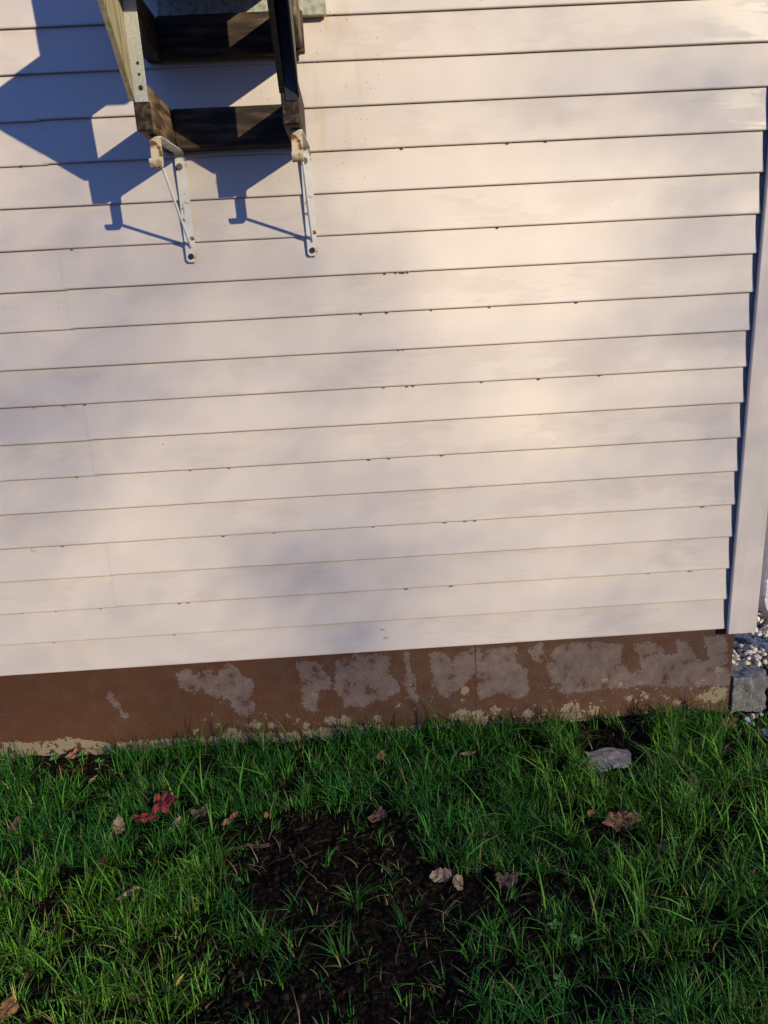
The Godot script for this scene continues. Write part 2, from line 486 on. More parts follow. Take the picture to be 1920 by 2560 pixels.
func build_house() -> void:
	var house := thing("house", "beige vinyl-sided house wall above a flaking brown painted foundation", "house")
	var sm := siding_material()
	var left := -2.3
	var seamed := [2, 3, 6, 7, 10, 11, 14, 15]
	for k in range(0, 27):
		if k in seamed:
			part("siding_board", board_mesh(k, left, SEAM + 0.012, -0.0008, 0.0020, false), sm, house)
			part("siding_board", board_mesh(k, SEAM, 1.112, 0.0002, 0.0, true), sm, house)
		else:
			part("siding_board", board_mesh(k, left, 1.112, 0.0, 0.0008 * sin(k * 2.3), true), sm, house)
	# sheathing behind the boards
	part("sheathing", box_mesh(Vector3(left, 0.012, -0.16), Vector3(1.196, 2.72, -0.034), 0.002), M.plain_back, house)
	# outside corner post: front face, return, and the pocket that takes the board ends
	var st := begin()
	var pts := [Vector3(1.1135, 0, 0.0), Vector3(1.1135, 0, 0.0105), Vector3(1.116, 0, 0.0125), Vector3(1.2, 0, 0.0125), Vector3(1.2035, 0, 0.009), Vector3(1.2035, 0, -0.078), Vector3(1.2, 0, -0.078), Vector3(1.2, 0, 0.0085), Vector3(1.1165, 0, 0.0085), Vector3(1.1165, 0, 0.0)]
	var y0 := -0.0125
	var y1 := 2.72
	for i in pts.size():
		var j := (i + 1) % pts.size()
		var a: Vector3 = pts[i] + Vector3(0, y0, 0)
		var b: Vector3 = pts[j] + Vector3(0, y0, 0)
		var c: Vector3 = pts[j] + Vector3(0, y1, 0)
		var d: Vector3 = pts[i] + Vector3(0, y1, 0)
		for v in [a, b, c, a, c, d]: st.add_vertex(v)
	for r in [[0, 1, 9], [1, 2, 9], [2, 8, 9], [2, 3, 8], [3, 4, 8], [4, 7, 8], [4, 5, 7], [5, 6, 7]]:
		for q in r: st.add_vertex(pts[q] + Vector3(0, y0, 0))
	part("corner_post", done(st), M.post, house)
	part("corner_channel", box_mesh(Vector3(1.085, 0.0, -0.034), Vector3(1.1995, 2.72, -0.0165), 0.0005), M.post, house)
	# side of the house beyond the corner
	part("side_wall", box_mesh(Vector3(1.0, 0.0, -4.0), Vector3(1.188, 2.72, -0.165), 0.002), M.post, house)
	# foundation, cast in two lengths with a hairline joint
	var fm := foundation_material()
	for s in [[-2.3, 0.3208], [0.3214, 1.152]]:
		var fs := SurfaceTool.new()
		fs.begin(Mesh.PRIMITIVE_TRIANGLES)
		fs.set_smooth_group(-1)
		var zf := -0.02
		var ctr := Vector3((s[0] + s[1]) * 0.5, -0.2, -0.1)
		var e := 0.0006
		var q := [Vector3(s[0] + e, -0.45, zf), Vector3(s[1] - e, -0.45, zf), Vector3(s[1] - e, 0.02, zf), Vector3(s[0] + e, 0.02, zf)]
		var l := [Vector3(s[0], -0.45, zf - e), Vector3(s[0], 0.02, zf - e), Vector3(s[0], 0.02, -0.16), Vector3(s[0], -0.45, -0.16)]
		var rr := [Vector3(s[1], -0.45, zf - e), Vector3(s[1], 0.02, zf - e), Vector3(s[1], 0.02, -0.16), Vector3(s[1], -0.45, -0.16)]
		for f in [q, [q[0], q[3], l[1], l[0]], [q[1], q[2], rr[1], rr[0]], l, rr]:
			var idx := [0, 1, 2, 0, 2, 3]
			var nrm: Vector3 = (f[1] - f[0]).cross(f[2] - f[0])
			if nrm.dot(f[0] - ctr) > 0.0: idx = [0, 2, 1, 0, 3, 2]
			for n in idx:
				var v: Vector3 = f[n]
				fs.set_uv(Vector2((v.x + (v.z - zf) * 1.0 - FX0) / (FX1 - FX0), (FY1 - v.y) / (FY1 - FY0)))
				fs.add_vertex(v)
		fs.generate_normals()
		fs.generate_tangents()
		part("foundation", fs.commit(), fm, house)
	part("foundation_return", box_mesh(Vector3(-2.3, -0.45, -4.0), Vector3(1.15, -0.001, -0.1605), 0.002), mat(lin(0.13, 0.07, 0.045), 0.7), house)
	# weathered metal sill flashing under the window above the frame
	part("window_sill", box_mesh(Vector3(-0.425, 1.7215, 0.0005), Vector3(-0.0185, 1.86, 0.016), 0.002), M.sill, house)

# ---------------------------------------------------------------- shelf and brackets
func build_shelf() -> void:
	var s := thing("wooden_shelf", "weathered wooden shelf frame of stacked beams fixed to the siding on two brackets", "shelf", Vector3(0, 1.436, 0))
	var o := Vector3(0, -1.436, 0)
	var add := func(called: String, lo: Vector3, hi: Vector3, m: Material, bev := 0.003) -> MeshInstance3D:
		return part(called, box_mesh(lo + o, hi + o, bev), m, s)
	add.call("beam", Vector3(-0.4542, 1.436, 0.0005), Vector3(-0.4150, 1.5285, 0.249), M.wood_z, 0.004)
	add.call("beam", Vector3(-0.1296, 1.436, 0.0005), Vector3(-0.0896, 1.5315, 0.249), M.wood_dark_z, 0.004)
	add.call("cross_board", Vector3(-0.4149, 1.4355, 0.0005), Vector3(-0.1297, 1.5265, 0.038), M.wood_x)
	add.call("upper_beam", Vector3(-0.4668, 1.637, 0.0005), Vector3(-0.4268, 1.7265, 0.249), M.wood_dark_z, 0.004)
	add.call("upper_beam", Vector3(-0.1220, 1.645, 0.0005), Vector3(-0.0820, 1.734, 0.249), M.wood_z, 0.004)
	add.call("upper_cross_board", Vector3(-0.4267, 1.637, 0.0175), Vector3(-0.0770, 1.7275, 0.0385), M.wood_x)
	# end boards: a darker end-grain cap on each lower beam
	# left galvanised angle and its tapering pale side board
	var la: MeshInstance3D = add.call("steel_angle", Vector3(-0.4492, 1.4935, 0.2495), Vector3(-0.4195, 1.802, 0.2525), M.galv, 0.0008)
	tag(la, "galvanised steel strap up the front of the pale side board", "")
	for y in [[1.5215, 0.0052], [1.5475, 0.0028], [1.5695, 0.0032]]:
		part("screw", lathe_mesh([[y[1], 0.0], [y[1], 0.0015], [y[1] * 0.6, 0.0026], [0.0, 0.0028]], 10, Vector3(-0.4315, y[0], 0.2524) + o, Vector3(0, 0, 1)), M.bolt, la)
	var ra: MeshInstance3D = add.call("steel_angle", Vector3(-0.1195, 1.4825, 0.2495), Vector3(-0.0925, 1.802, 0.2525), M.black_steel, 0.0008)
	tag(ra, "black painted steel strap up the front of the beam", "")
	part("side_board", plate_mesh([Vector3(-0.4614, 1.497, 0.2492) + o, Vector3(-0.4614, 1.805, 0.557) + o, Vector3(-0.4614, 1.805, 0.2492) + o], Vector3(0.0122, 0, 0)), M.pale_wood, s)
	part("side_board", plate_mesh([Vector3(-0.1318, 1.499, 0.2492) + o, Vector3(-0.1318, 1.66, 0.41) + o, Vector3(-0.1318, 1.805, 0.43) + o, Vector3(-0.1318, 1.805, 0.2492) + o], Vector3(0.0122, 0, 0)), M.black_steel, s)
	part("side_plate", plate_mesh([Vector3(-0.0924, 1.490, 0.2492) + o, Vector3(-0.0924, 1.66, 0.42) + o, Vector3(-0.0924, 1.805, 0.44) + o, Vector3(-0.0924, 1.805, 0.2492) + o], Vector3(0.004, 0, 0)), M.black_steel, s)
	add.call("deck", Vector3(-0.4614, 1.8055, 0.0165), Vector3(-0.0850, 1.8205, 0.557), M.wood_x)
	for c in [[-0.4542, -0.4150, 1.436, 1.4930], [-0.1296, -0.0896, 1.436, 1.4820]]:
		add.call("end_grain", Vector3(c[0] + 0.002, c[2] + 0.002, 0.248), Vector3(c[1] - 0.002, c[3], 0.2498), M.wood_end, 0.0006)
	# the boxed unit that stands on the shelf, above the picture
	var ac := thing("air_conditioner", "boxy white window unit standing on the wooden shelf deck", "air conditioner", Vector3(-0.28, 1.8205, 0))
	part("casing", box_mesh(Vector3(-0.154, 0.003, 0.02), Vector3(0.185, 0.36, 0.369), 0.008), M.white_metal, ac)
	part("rear_grille", box_mesh(Vector3(-0.135, 0.03, 0.3692), Vector3(0.165, 0.33, 0.372), 0.001), M.galv, ac)

func build_bracket(xw: float, xh: float, label: String, hook_mat: Material) -> void:
	var b := thing("shelf_bracket", label, "bracket", Vector3(xw, 1.17, 0))
	var o := Vector3(-xw, -1.17, 0)
	var xa := func(z: float) -> float: return lerpf(xw, xh, clampf(z / 0.205, 0.0, 1.2))
	part("wall_plate", strap_mesh([Vector3(xw, 1.1695, 0.0042) + o, Vector3(xw, 1.1755, 0.0042) + o, Vector3(xw, 1.30, 0.0042) + o, Vector3(xw, 1.4195, 0.0042) + o], 0.027, 0.0026, 0.6), M.white_rust, b)
	var arm := []
	for q in [[1.4196, 0.0042], [1.425, 0.0055], [1.4295, 0.010], [1.4338, 0.018], [1.4342, 0.06], [1.4342, 0.12], [1.4342, 0.198], [1.433, 0.2035], [1.4285, 0.2065]]:
		arm.append(Vector3(xa.call(q[1]), q[0], q[1]) + o)
	part("arm", strap_mesh(arm, 0.026, 0.0026), M.white_rust, b)
	var hook := []
	for q in [[1.4284, 0.2065], [1.41, 0.2072], [1.378, 0.2075]]: hook.append(Vector3(xh, q[0], q[1]) + o)
	for a in range(1, 12):
		var th := PI + a * PI * 1.12 / 11.0
		hook.append(Vector3(xh, 1.378 + sin(th) * 0.0135, 0.221 + cos(th) * 0.0135) + o)
	part("hook", strap_mesh(hook, 0.026, 0.0026), hook_mat, b)
	part("brace_rod", tube_mesh([Vector3(xh + 0.009, 1.366, 0.205) + o, Vector3(xw + 0.001, 1.215, 0.0105) + o, Vector3(xw + 0.001, 1.205, 0.0062) + o], [0.0034, 0.0034, 0.003], 10), M.white_metal, b)
	for y in [[1.1838, 0.0072, M.bolt], [1.4010, 0.0078, M.bolt_steel]]:
		var bx := xw if y[0] < 1.3 else xw - 0.003
		var w := part("bolt", lathe_mesh([[y[1], 0.0], [y[1], 0.0035], [y[1] * 0.86, 0.0048], [y[1] * 0.5, 0.005], [y[1] * 0.42, 0.0036], [0.0, 0.0036]], 14, Vector3(bx, y[0], 0.0055) + o, Vector3(0, 0, 1)), y[2], b)
		w.name = "bolt"

# ---------------------------------------------------------------- right-hand corner
func rock_mesh(size: Vector3, seed_: int, rough: float, blocky: float) -> ArrayMesh:
	var st := SurfaceTool.new()
	st.begin(Mesh.PRIMITIVE_TRIANGLES)
	st.set_smooth_group(0)
	var n := FastNoiseLite.new()
	n.seed = seed_; n.frequency = 1.0; n.fractal_octaves = 3
	var f := func(u: int, v: int, nu: int, nv: int) -> Vector3:
		var th := TAU * (u % nu) / nu
		var ph := PI * v / nv
		var d := Vector3(cos(th) * sin(ph), cos(ph), sin(th) * sin(ph))
		var e := Vector3(sign(d.x) * pow(abs(d.x), 1.0 - blocky), sign(d.y) * pow(abs(d.y), 1.0 - blocky), sign(d.z) * pow(abs(d.z), 1.0 - blocky))
		e *= 1.0 + rough * n.get_noise_3d(d.x * 1.6, d.y * 1.6, d.z * 1.6)
		return e * size * 0.5
	var nu := 14
	var nv := 9
	for v in nv:
		for u in nu:
			var a: Vector3 = f.call(u, v, nu, nv)
			var b: Vector3 = f.call(u + 1, v, nu, nv)
			var c: Vector3 = f.call(u + 1, v + 1, nu, nv)
			var d2: Vector3 = f.call(u, v + 1, nu, nv)
			if v > 0: tri(st, a, b, c, Vector3.ZERO)
			if v < nv - 1: tri(st, a, c, d2, Vector3.ZERO)
	st.generate_normals()
	return st.commit()

func build_corner() -> void:
	# rough granite edging block
	var st := SurfaceTool.new()
	st.begin(Mesh.PRIMITIVE_TRIANGLES)
	st.set_smooth_group(-1)
	var n := FastNoiseLite.new()
	n.seed = 77; n.frequency = 22.0; n.fractal_octaves = 4
	var lo := Vector3(0, 0, -0.115)
	var hi := Vector3(0.116, 0.132, 0.0)
	var c := (lo + hi) * 0.5
	var res := 14
	for ax in 3:
		for s in 2:
			var f := func(i: int, j: int) -> Vector3:
				var t := Vector3.ZERO
				t[ax] = s
				t[(ax + 1) % 3] = float(i) / res
				t[(ax + 2) % 3] = float(j) / res
				var p := lo + (hi - lo) * t
				var inward := Vector3.ZERO
				for k in 3:
					var e := minf(t[k], 1.0 - t[k])
					if e < 0.12: inward[k] += (0.5 - t[k]) * 0.012
				p += inward * n.get_noise_3dv(p + Vector3(3, 1, 2)) * 1.2
				p += (p - c).normalized() * (n.get_noise_3dv(p) * 0.011 + 0.012 * n.get_noise_3dv(p * 0.35))
				p.x += (t.y - 0.5) * 0.006 * (1.0 - t.x)
				p.z -= t.y * 0.012
				if t.x > 0.6: p.z -= (t.x - 0.6) * 0.03 * (1.0 - t.y)
				return p
			for i in res:
				for j in res:
					quad(st, f.call(i, j), f.call(i + 1, j), f.call(i + 1, j + 1), f.call(i, j + 1), c)
	st.generate_normals()
	var blk := part("granite_block", st.commit(), M.granite, self)
	blk.position = Vector3(1.1625, -0.322, -0.012)
	tag(blk, "rough grey granite edging block beside the foundation corner", "stone block")
	var b2 := part("granite_block", blk.mesh, M.dark_stone, self)
	b2.position = Vector3(1.300, -0.33, -0.03)
	b2.rotation.y = -0.12
	tag(b2, "dark edging block next to the rough grey granite one", "stone block")
	# pale gravel bed behind the block
	var bed := part("gravel_bed", box_mesh(Vector3(1.1535, -0.40, -1.6), Vector3(2.2, -0.215, -0.115), 0.01), M.dark_stone, self)
	tag(bed, "", "", "", "structure")
	var mm := MultiMesh.new()
	mm.transform_format = MultiMesh.TRANSFORM_3D
	mm.use_colors = true
	mm.mesh = rock_mesh(Vector3(0.024, 0.016, 0.019), 5, 0.5, 0.15)
	var pm := mat(Color.WHITE, 0.7)
	pm.vertex_color_use_as_albedo = true
	var list := []
	for q in 1500:
		var x := rng.randf_range(1.158, 1.55)
		var z := -0.115 - pow(rng.randf(), 1.2) * 0.6
		list.append([Vector3(x, -0.212 + rng.randf_range(-0.004, 0.024), z), rng.randf() < 0.14])
	for q in 40:      # pebbles spilled on the dirt by the block
		list.append([Vector3(rng.randf_range(1.17, 1.4), GROUND + 0.006, rng.randf_range(0.01, 0.12)), rng.randf() < 0.5])
	mm.instance_count = list.size()
	for q in list.size():
		var sc := rng.randf_range(0.55, 1.15)
		var bs := Basis.from_euler(Vector3(rng.randf() * TAU, rng.randf() * TAU, rng.randf() * TAU)).scaled(Vector3.ONE * sc)
		mm.set_instance_transform(q, Transform3D(bs, list[q][0]))
		var t := rng.randf_range(0.45, 0.72)
		if list[q][1]: t *= 0.2
		mm.set_instance_color(q, Color(t, t * rng.randf_range(0.86, 0.94), t * rng.randf_range(0.66, 0.8)))
	var mi := MultiMeshInstance3D.new()
	mi.name = numbered("gravel")
	mi.multimesh = mm
	mi.material_override = pm
	add_child(mi)
	tag(mi, "cream white gravel in the bed beyond the corner post", "gravel", "", "stuff")
	# white downspout with a ribbed elbow
	var ds := thing("downspout", "white metal downspout with ribbed elbow beyond the corner post", "downspout", Vector3(1.338, 0, -0.16))
	part("pipe", box_mesh(Vector3(-0.036, 0.052, -0.03), Vector3(0.036, 2.6, 0.03), 0.006), M.white_metal, ds)
	part("sleeve", box_mesh(Vector3(-0.041, 0.035, -0.035), Vector3(0.041, 0.1, 0.035), 0.006), M.white_metal, ds)
	var rs := begin()
	var rings := []
	var nst := 15
	for i in nst * 2 + 1:
		var t := float(i) / (nst * 2)
		var ang := t * 0.95
		var pos := Vector3(0.0, 0.05, 0.0)
		var steps := i
		var p := pos
		for q in steps:
			var aa := 0.95 * (q + 0.5) / (nst * 2)
			p += Vector3(sin(aa) * 1.0, -cos(aa), sin(aa) * 0.35).normalized() * (0.115 / (nst * 2))
		var d := Vector3(sin(ang) * 1.0, -cos(ang), sin(ang) * 0.35).normalized()
		var g := 0.0 if i % 2 == 0 else 0.0035
		var ax := (Vector3.RIGHT - d * d.x).normalized()
		var bx := d.cross(ax).normalized()
		rings.append([p, ax * (0.038 - g), bx * (0.032 - g)])
	var last: Array = rings[-1]
	var dl := Vector3(sin(0.95) * 1.0, -cos(0.95), sin(0.95) * 0.35).normalized()
	rings.append([last[0] + dl * 0.02, last[1], last[2]])
	rings.append([last[0] + dl * 0.21, last[1], last[2]])
	for i in rings.size() - 1:
		var A: Array = rings[i]
		var B: Array = rings[i + 1]
		for k in 4:
			var s0: Array = [[-1, -1], [1, -1], [1, 1], [-1, 1]][k]
			var s1: Array = [[-1, -1], [1, -1], [1, 1], [-1, 1]][(k + 1) % 4]
			quad(rs, A[0] + A[1] * s0[0] + A[2] * s0[1], A[0] + A[1] * s1[0] + A[2] * s1[1], B[0] + B[1] * s1[0] + B[2] * s1[1], B[0] + B[1] * s0[0] + B[2] * s0[1], (A[0] + B[0]) * 0.5)
	part("elbow", done(rs), M.white_metal, ds)

# ---------------------------------------------------------------- ground
const BARES := [
	[-0.413,0.376,-0.303,0.340,-0.163,0.317,0.043,0.349,0.058,0.494,0.122,0.566,0.184,0.618,0.260,0.696,0.222,0.784,0.156,0.815,0.095,0.983,-0.269,0.952,-0.202,0.863,-0.228,0.780,-0.348,0.653,-0.315,0.569,-0.397,0.482],
	[0.628,-0.022,0.866,0.034,0.760,0.306,0.714,0.322,0.660,0.207,0.599,0.177],
	[0.540,0.457,0.666,0.452,0.645,0.602,0.529,0.606],
	[0.175,0.602,0.369,0.606,0.460,0.645,0.519,0.735,0.424,0.765,0.273,0.738],
	[0.349,0.771,0.448,0.853,0.522,0.967,0.484,1.015,0.379,1.006],
	[-0.851,0.784,-0.754,0.804,-0.690,0.917,-0.795,0.908],
	[-1.220,-0.034,-0.866,0.007,-0.747,0.069,-0.938,0.094],
	[1.05,-0.05,1.5,-0.05,1.5,0.10,1.12,0.09],
	[-0.402,0.832,-0.276,0.820,-0.141,0.854,0.107,0.809,0.143,0.909,0.133,1.040,-0.419,0.985],
	[0.111,0.786,0.231,0.788,0.329,0.832,0.357,0.930,0.293,1.023,0.121,1.008]]
var bare_polys := []

func bareness(x: float, z: float) -> float:
	var w := Vector2(n_fine.get_noise_2d(x * 9.0, z * 9.0), n_fine.get_noise_2d(x * 9.0 + 70.0, z * 9.0)) * 0.06
	var q := Vector2(x, z) + w
	var v := 0.0
	for i in bare_polys.size():
		if Geometry2D.is_point_in_polygon(q, bare_polys[i]):
			v = maxf(v, [0.97, 0.96, 0.8, 0.82, 0.5, 0.8, 0.75, 0.95, 0.68, 0.5][i])
	return v

func ground_h(x: float, z: float) -> float:
	var h := GROUND + 0.016 * n_soil.get_noise_2d(x * 3.0, z * 3.0)
	h += 0.0065 * n_soil.get_noise_2d(x * 16.0, z * 16.0) + 0.0075 * n_fine.get_noise_2d(x * 45.0, z * 45.0)
	if z < 0.06: h += 0.006
	return h

func build_ground() -> void:
	for a in BARES:
		var pp := PackedVector2Array()
		for q in range(0, a.size(), 2): pp.append(Vector2(a[q], a[q + 1]))
		bare_polys.append(pp)
	var axis := func(lo: float, hi: float, step: float, far_lo: float, far_hi: float) -> PackedFloat32Array:
		var o := PackedFloat32Array()
		var out := []
		var d := step
		var p := lo
		while p > far_lo:
			d *= 1.5
			p -= d
			out.push_front(maxf(p, far_lo))
		for v in out: o.append(v)
		p = lo
		while p < hi:
			o.append(p)
			p += step
		d = step
		while p < far_hi:
			o.append(p)
			d *= 1.5
			p += d
		o.append(far_hi)
		return o
	var xs: PackedFloat32Array = axis.call(-1.35, 1.45, 0.007, -60.0, 60.0)
	var zs: PackedFloat32Array = axis.call(-0.06, 1.2, 0.007, -60.0, 60.0)
	var verts := PackedVector3Array()
	var nrm := PackedVector3Array()
	var idx := PackedInt32Array()
	var nx := xs.size()
	for z in zs:
		for x in xs:
			var near := absf(x) < 3.0 and absf(z) < 3.0
			verts.append(Vector3(x, ground_h(x, z) if near else GROUND, z))
	nrm.resize(verts.size())
	for j in zs.size():
		for i in nx:
			var a := verts[j * nx + maxi(i - 1, 0)]
			var b := verts[j * nx + mini(i + 1, nx - 1)]
			var c := verts[maxi(j - 1, 0) * nx + i]
			var d := verts[mini(j + 1, zs.size() - 1) * nx + i]
			nrm[j * nx + i] = (d - c).cross(b - a).normalized()
	for j in zs.size() - 1:
		for i in nx - 1:
			var q := j * nx + i
			idx.append_array([q, q + 1, q + nx, q + 1, q + nx + 1, q + nx])
	var arr := []
	arr.resize(Mesh.ARRAY_MAX)
	arr[Mesh.ARRAY_VERTEX] = verts
	arr[Mesh.ARRAY_NORMAL] = nrm
	arr[Mesh.ARRAY_INDEX] = idx
	var me := ArrayMesh.new()
	me.add_surface_from_arrays(Mesh.PRIMITIVE_TRIANGLES, arr)
	tag(part("ground", me, M.soil, self), "", "", "", "structure")
	# crumbs of earth
	var mm := MultiMesh.new()
	mm.transform_format = MultiMesh.TRANSFORM_3D
	mm.use_colors = true
	mm.mesh = rock_mesh(Vector3(0.010, 0.007, 0.009), 9, 0.9, 0.1)
	var ts := []
	var tries := 0
	while ts.size() < 3000 and tries < 60000:
		tries += 1
		var x := rng.randf_range(-1.1, 1.1)
		var z := rng.randf_range(0.0, 1.1)
		if bareness(x, z) < 0.5 and rng.randf() > 0.12: continue
		var sc := 0.25 + pow(rng.randf(), 4.0) * 1.4
		ts.append(Transform3D(Basis.from_euler(Vector3(rng.randf() * TAU, rng.randf() * TAU, rng.randf() * TAU)).scaled(Vector3.ONE * sc), Vector3(x, ground_h(x, z) + 0.001, z)))
	mm.instance_count = ts.size()
	for i in ts.size():
		mm.set_instance_transform(i, ts[i])
		var v := 0.004 + 0.026 * pow(rng.randf(), 3.0)
		mm.set_instance_color(i, Color(v, v * 0.72, v * 0.5))
	var cm := mat(Color.WHITE, 0.9)
	cm.metallic_specular = 0.15
	cm.vertex_color_use_as_albedo = true
	var mi := MultiMeshInstance3D.new()
	mi.name = numbered("soil_crumbs")
	mi.multimesh = mm
	mi.material_override = cm
	add_child(mi)
	tag(mi, "dark wet crumbs of earth on the bare ground", "soil", "", "stuff")

# arrays that collect grass blades
var gv := PackedVector3Array()
var gn := PackedVector3Array()
var gc := PackedColorArray()
var gi := PackedInt32Array()

func blade(base: Vector3, dir: Vector3, height: float, bend: float, width: float, col: Color, twist: float) -> void:
	var side := Vector3(-dir.z, 0, dir.x).rotated(Vector3.UP, twist)
	var b0 := gv.size()
	for l in 4:
		var t: float = [0.0, 0.38, 0.72, 1.0][l]
		var lean := bend * t * t
		var p := base + dir * (height * lean) + Vector3.UP * (height * t * (1.0 - 0.38 * bend * t))
		var w: float = width * [0.75, 1.0, 0.7, 0.0][l] * 0.5
		var tang := (dir * (2.0 * bend * t) + Vector3.UP * (1.0 - 0.76 * bend * t)).normalized()
		var n := side.cross(tang).normalized()
		if l < 3:
			gv.append(p - side * w); gv.append(p + side * w)
			gn.append((n - side * 0.35).normalized()); gn.append((n + side * 0.35).normalized())
			gc.append(col); gc.append(col)
		else:
			gv.append(p); gn.append(n); gc.append(col)
	for q in [0, 2, 1, 1, 2, 3, 2, 4, 3, 3, 4, 5, 4, 6, 5]: gi.append(b0 + q)

func commit_blades(called: String, label: String) -> void:
	var arr := []
	arr.resize(Mesh.ARRAY_MAX)
	arr[Mesh.ARRAY_VERTEX] = gv
	arr[Mesh.ARRAY_NORMAL] = gn
	arr[Mesh.ARRAY_COLOR] = gc
	arr[Mesh.ARRAY_INDEX] = gi
	var me := ArrayMesh.new()
	me.add_surface_from_arrays(Mesh.PRIMITIVE_TRIANGLES, arr)
	tag(part(called, me, M.grass, self), label, "grass", "", "stuff")
	gv = PackedVector3Array(); gn = PackedVector3Array(); gc = PackedColorArray(); gi = PackedInt32Array()

func green(yellow: float) -> Color:
	var v := 0.4 + 1.15 * pow(rng.randf(), 1.5)
	var c := Color(0.028, 0.142, 0.020).lerp(Color(0.085, 0.215, 0.019), clampf(yellow + rng.randf_range(-0.2, 0.25), 0.0, 1.0))
	return Color(c.r * v, c.g * v, c.b * v)

func tuft(x: float, z: float, n: int, height: float, spread: float, yellow: float, splay: float, dead := 0.05) -> void:
	var lean := rng.randf() * TAU                       # the whole tuft is combed one way
	var pull := rng.randf_range(0.0, 1.3)
	var tone := rng.randf_range(0.65, 1.25)
	var hue := yellow + rng.randf_range(-0.15, 0.25)
	for i in n:
		var a := rng.randf() * TAU
		var r := spread * sqrt(rng.randf())
		var bx := x + cos(a) * r
		var bz := z + sin(a) * r
		if bz < -0.012: bz = -0.012 + rng.randf() * 0.02
		var d := (Vector3(cos(a + rng.randf_range(-0.9, 0.9)), 0, sin(a + rng.randf_range(-0.9, 0.9))) + Vector3(cos(lean), 0, sin(lean)) * pull).normalized()
		var h := height * rng.randf_range(0.35, 1.25)
		var col := green(hue)
		col = Color(col.r * tone, col.g * tone, col.b * tone)
		if rng.randf() < dead:
			var t := rng.randf_range(0.4, 1.0)
			col = Color(0.32 * t, 0.25 * t, 0.11 * t)
		var bend := clampf(splay * rng.randf_range(0.2, 1.7), 0.03, 1.25)
		if bz + d.z * h * bend < -0.012: d.z = absf(d.z)
		blade(Vector3(bx, ground_h(bx, bz) - 0.004, bz), d, h, bend, rng.randf_range(0.0011, 0.0033), col, rng.randf_range(-0.9, 0.9))

func build_grass() -> void:
	for q in 9600:
		var x := rng.randf_range(-1.32, 1.42)
		var z := rng.randf_range(-0.005, 1.16)
		if x > 1.1 and z < 0.06: continue
		var b := bareness(x, z)
		if rng.randf() < b: continue
		var lush := n_patch.get_noise_2d(x * 260.0, z * 260.0) + 0.6 * n_patch.get_noise_2d(x * 700.0, z * 700.0)
		if rng.randf() < 0.17 - 1.1 * lush: continue
		var h := (0.054 + 0.03 * lush) * rng.randf_range(0.7, 1.35)
		if z < 0.16: h += 0.022 * (1.0 - z / 0.16)
		if x > 0.7 and z > 0.1 and z < 0.6: h += 0.02
		if b > 0.5: h *= 0.7
		var yel := 0.15 + (0.55 if x < -0.4 and z > 0.5 else 0.0) + (0.45 if x > 0.45 else 0.0) + 0.4 * n_patch.get_noise_2d(x * 120.0 + 400.0, z * 120.0)
		tuft(x, z, rng.randi_range(5, 11), h, rng.randf_range(0.008, 0.02), yel, rng.randf_range(0.35, 0.95))
	# separate bunches on the bare earth, no two alike
	for t in [[-0.075, 0.678, 34, 0.085], [0.030, 0.752, 22, 0.06], [-0.105, 0.821, 26, 0.072], [-0.291, 0.762, 30, 0.08], [0.066, 0.908, 24, 0.066], [0.190, 0.959, 28, 0.07], [0.125, 0.737, 14, 0.05], [0.196, 0.541, 34, 0.075], [0.250, 0.799, 16, 0.05], [-0.143, 0.879, 10, 0.045], [-0.216, 0.665, 9, 0.05], [0.3, 0.88, 12, 0.045], [-0.32, 0.42, 6, 0.04], [0.0, 0.47, 8, 0.035]]:
		tuft(t[0], t[1], t[2], t[3], 0.017, 0.1, 0.75, 0.12)
	for q in 70:
		var x := rng.randf_range(-0.45, 0.55)
		var z := rng.randf_range(0.34, 1.05)
		if bareness(x, z) < 0.5: continue
		tuft(x, z, rng.randi_range(2, 7), rng.randf_range(0.018, 0.05), 0.012, 0.15, 0.9, 0.3)
	# long ragged bunches against the foundation
	for q in 75:
		var x := rng.randf_range(-0.82, 0.98)
		if x > 0.56 and x < 0.9 and rng.randf() < 0.7: continue
		tuft(x, rng.randf_range(0.012, 0.09), rng.randi_range(5, 14), rng.randf_range(0.08, 0.15), 0.012, 0.05, rng.randf_range(0.25, 0.7))
	# coarse long blades here and there, more of them in the sunny grass beyond the wrapper
	for q in 260:
		var x := rng.randf_range(-1.1, 1.15) if q < 150 else rng.randf_range(0.45, 1.1)
		var z := rng.randf_range(0.03, 0.85)
		if bareness(x, z) > 0.4: continue
		for w in rng.randi_range(1, 3):
			var a := rng.randf() * TAU
			blade(Vector3(x, ground_h(x, z), z), Vector3(cos(a), 0, absf(sin(a)) if z < 0.18 else sin(a)), rng.randf_range(0.08, 0.16), rng.randf_range(0.3, 1.1), rng.randf_range(0.0030, 0.0052), green(0.7), rng.randf_range(-0.4, 0.4))
	print("blades ", gv.size() / 7)
	commit_blades("grass", "rough green lawn grass growing up to the foundation")
	# dead straw lying on the earth
	for q in 900:
		var x := rng.randf_range(-1.1, 1.1)
		var z := rng.randf_range(0.0, 1.08)
		if bareness(x, z) < 0.5 and rng.randf() < 0.5: continue
		var a := rng.randf() * TAU
		var t := rng.randf_range(0.4, 1.2)
		blade(Vector3(x, ground_h(x, z) + 0.001, z), Vector3(cos(a), 0, sin(a)), rng.randf_range(0.012, 0.05), rng.randf_range(0.7, 1.9), rng.randf_range(0.0008, 0.0022), Color(0.26 * t, 0.19 * t, 0.10 * t), 0.0)
	commit_blades("dead_grass", "thin tan strands of dead grass strewn over the earth")

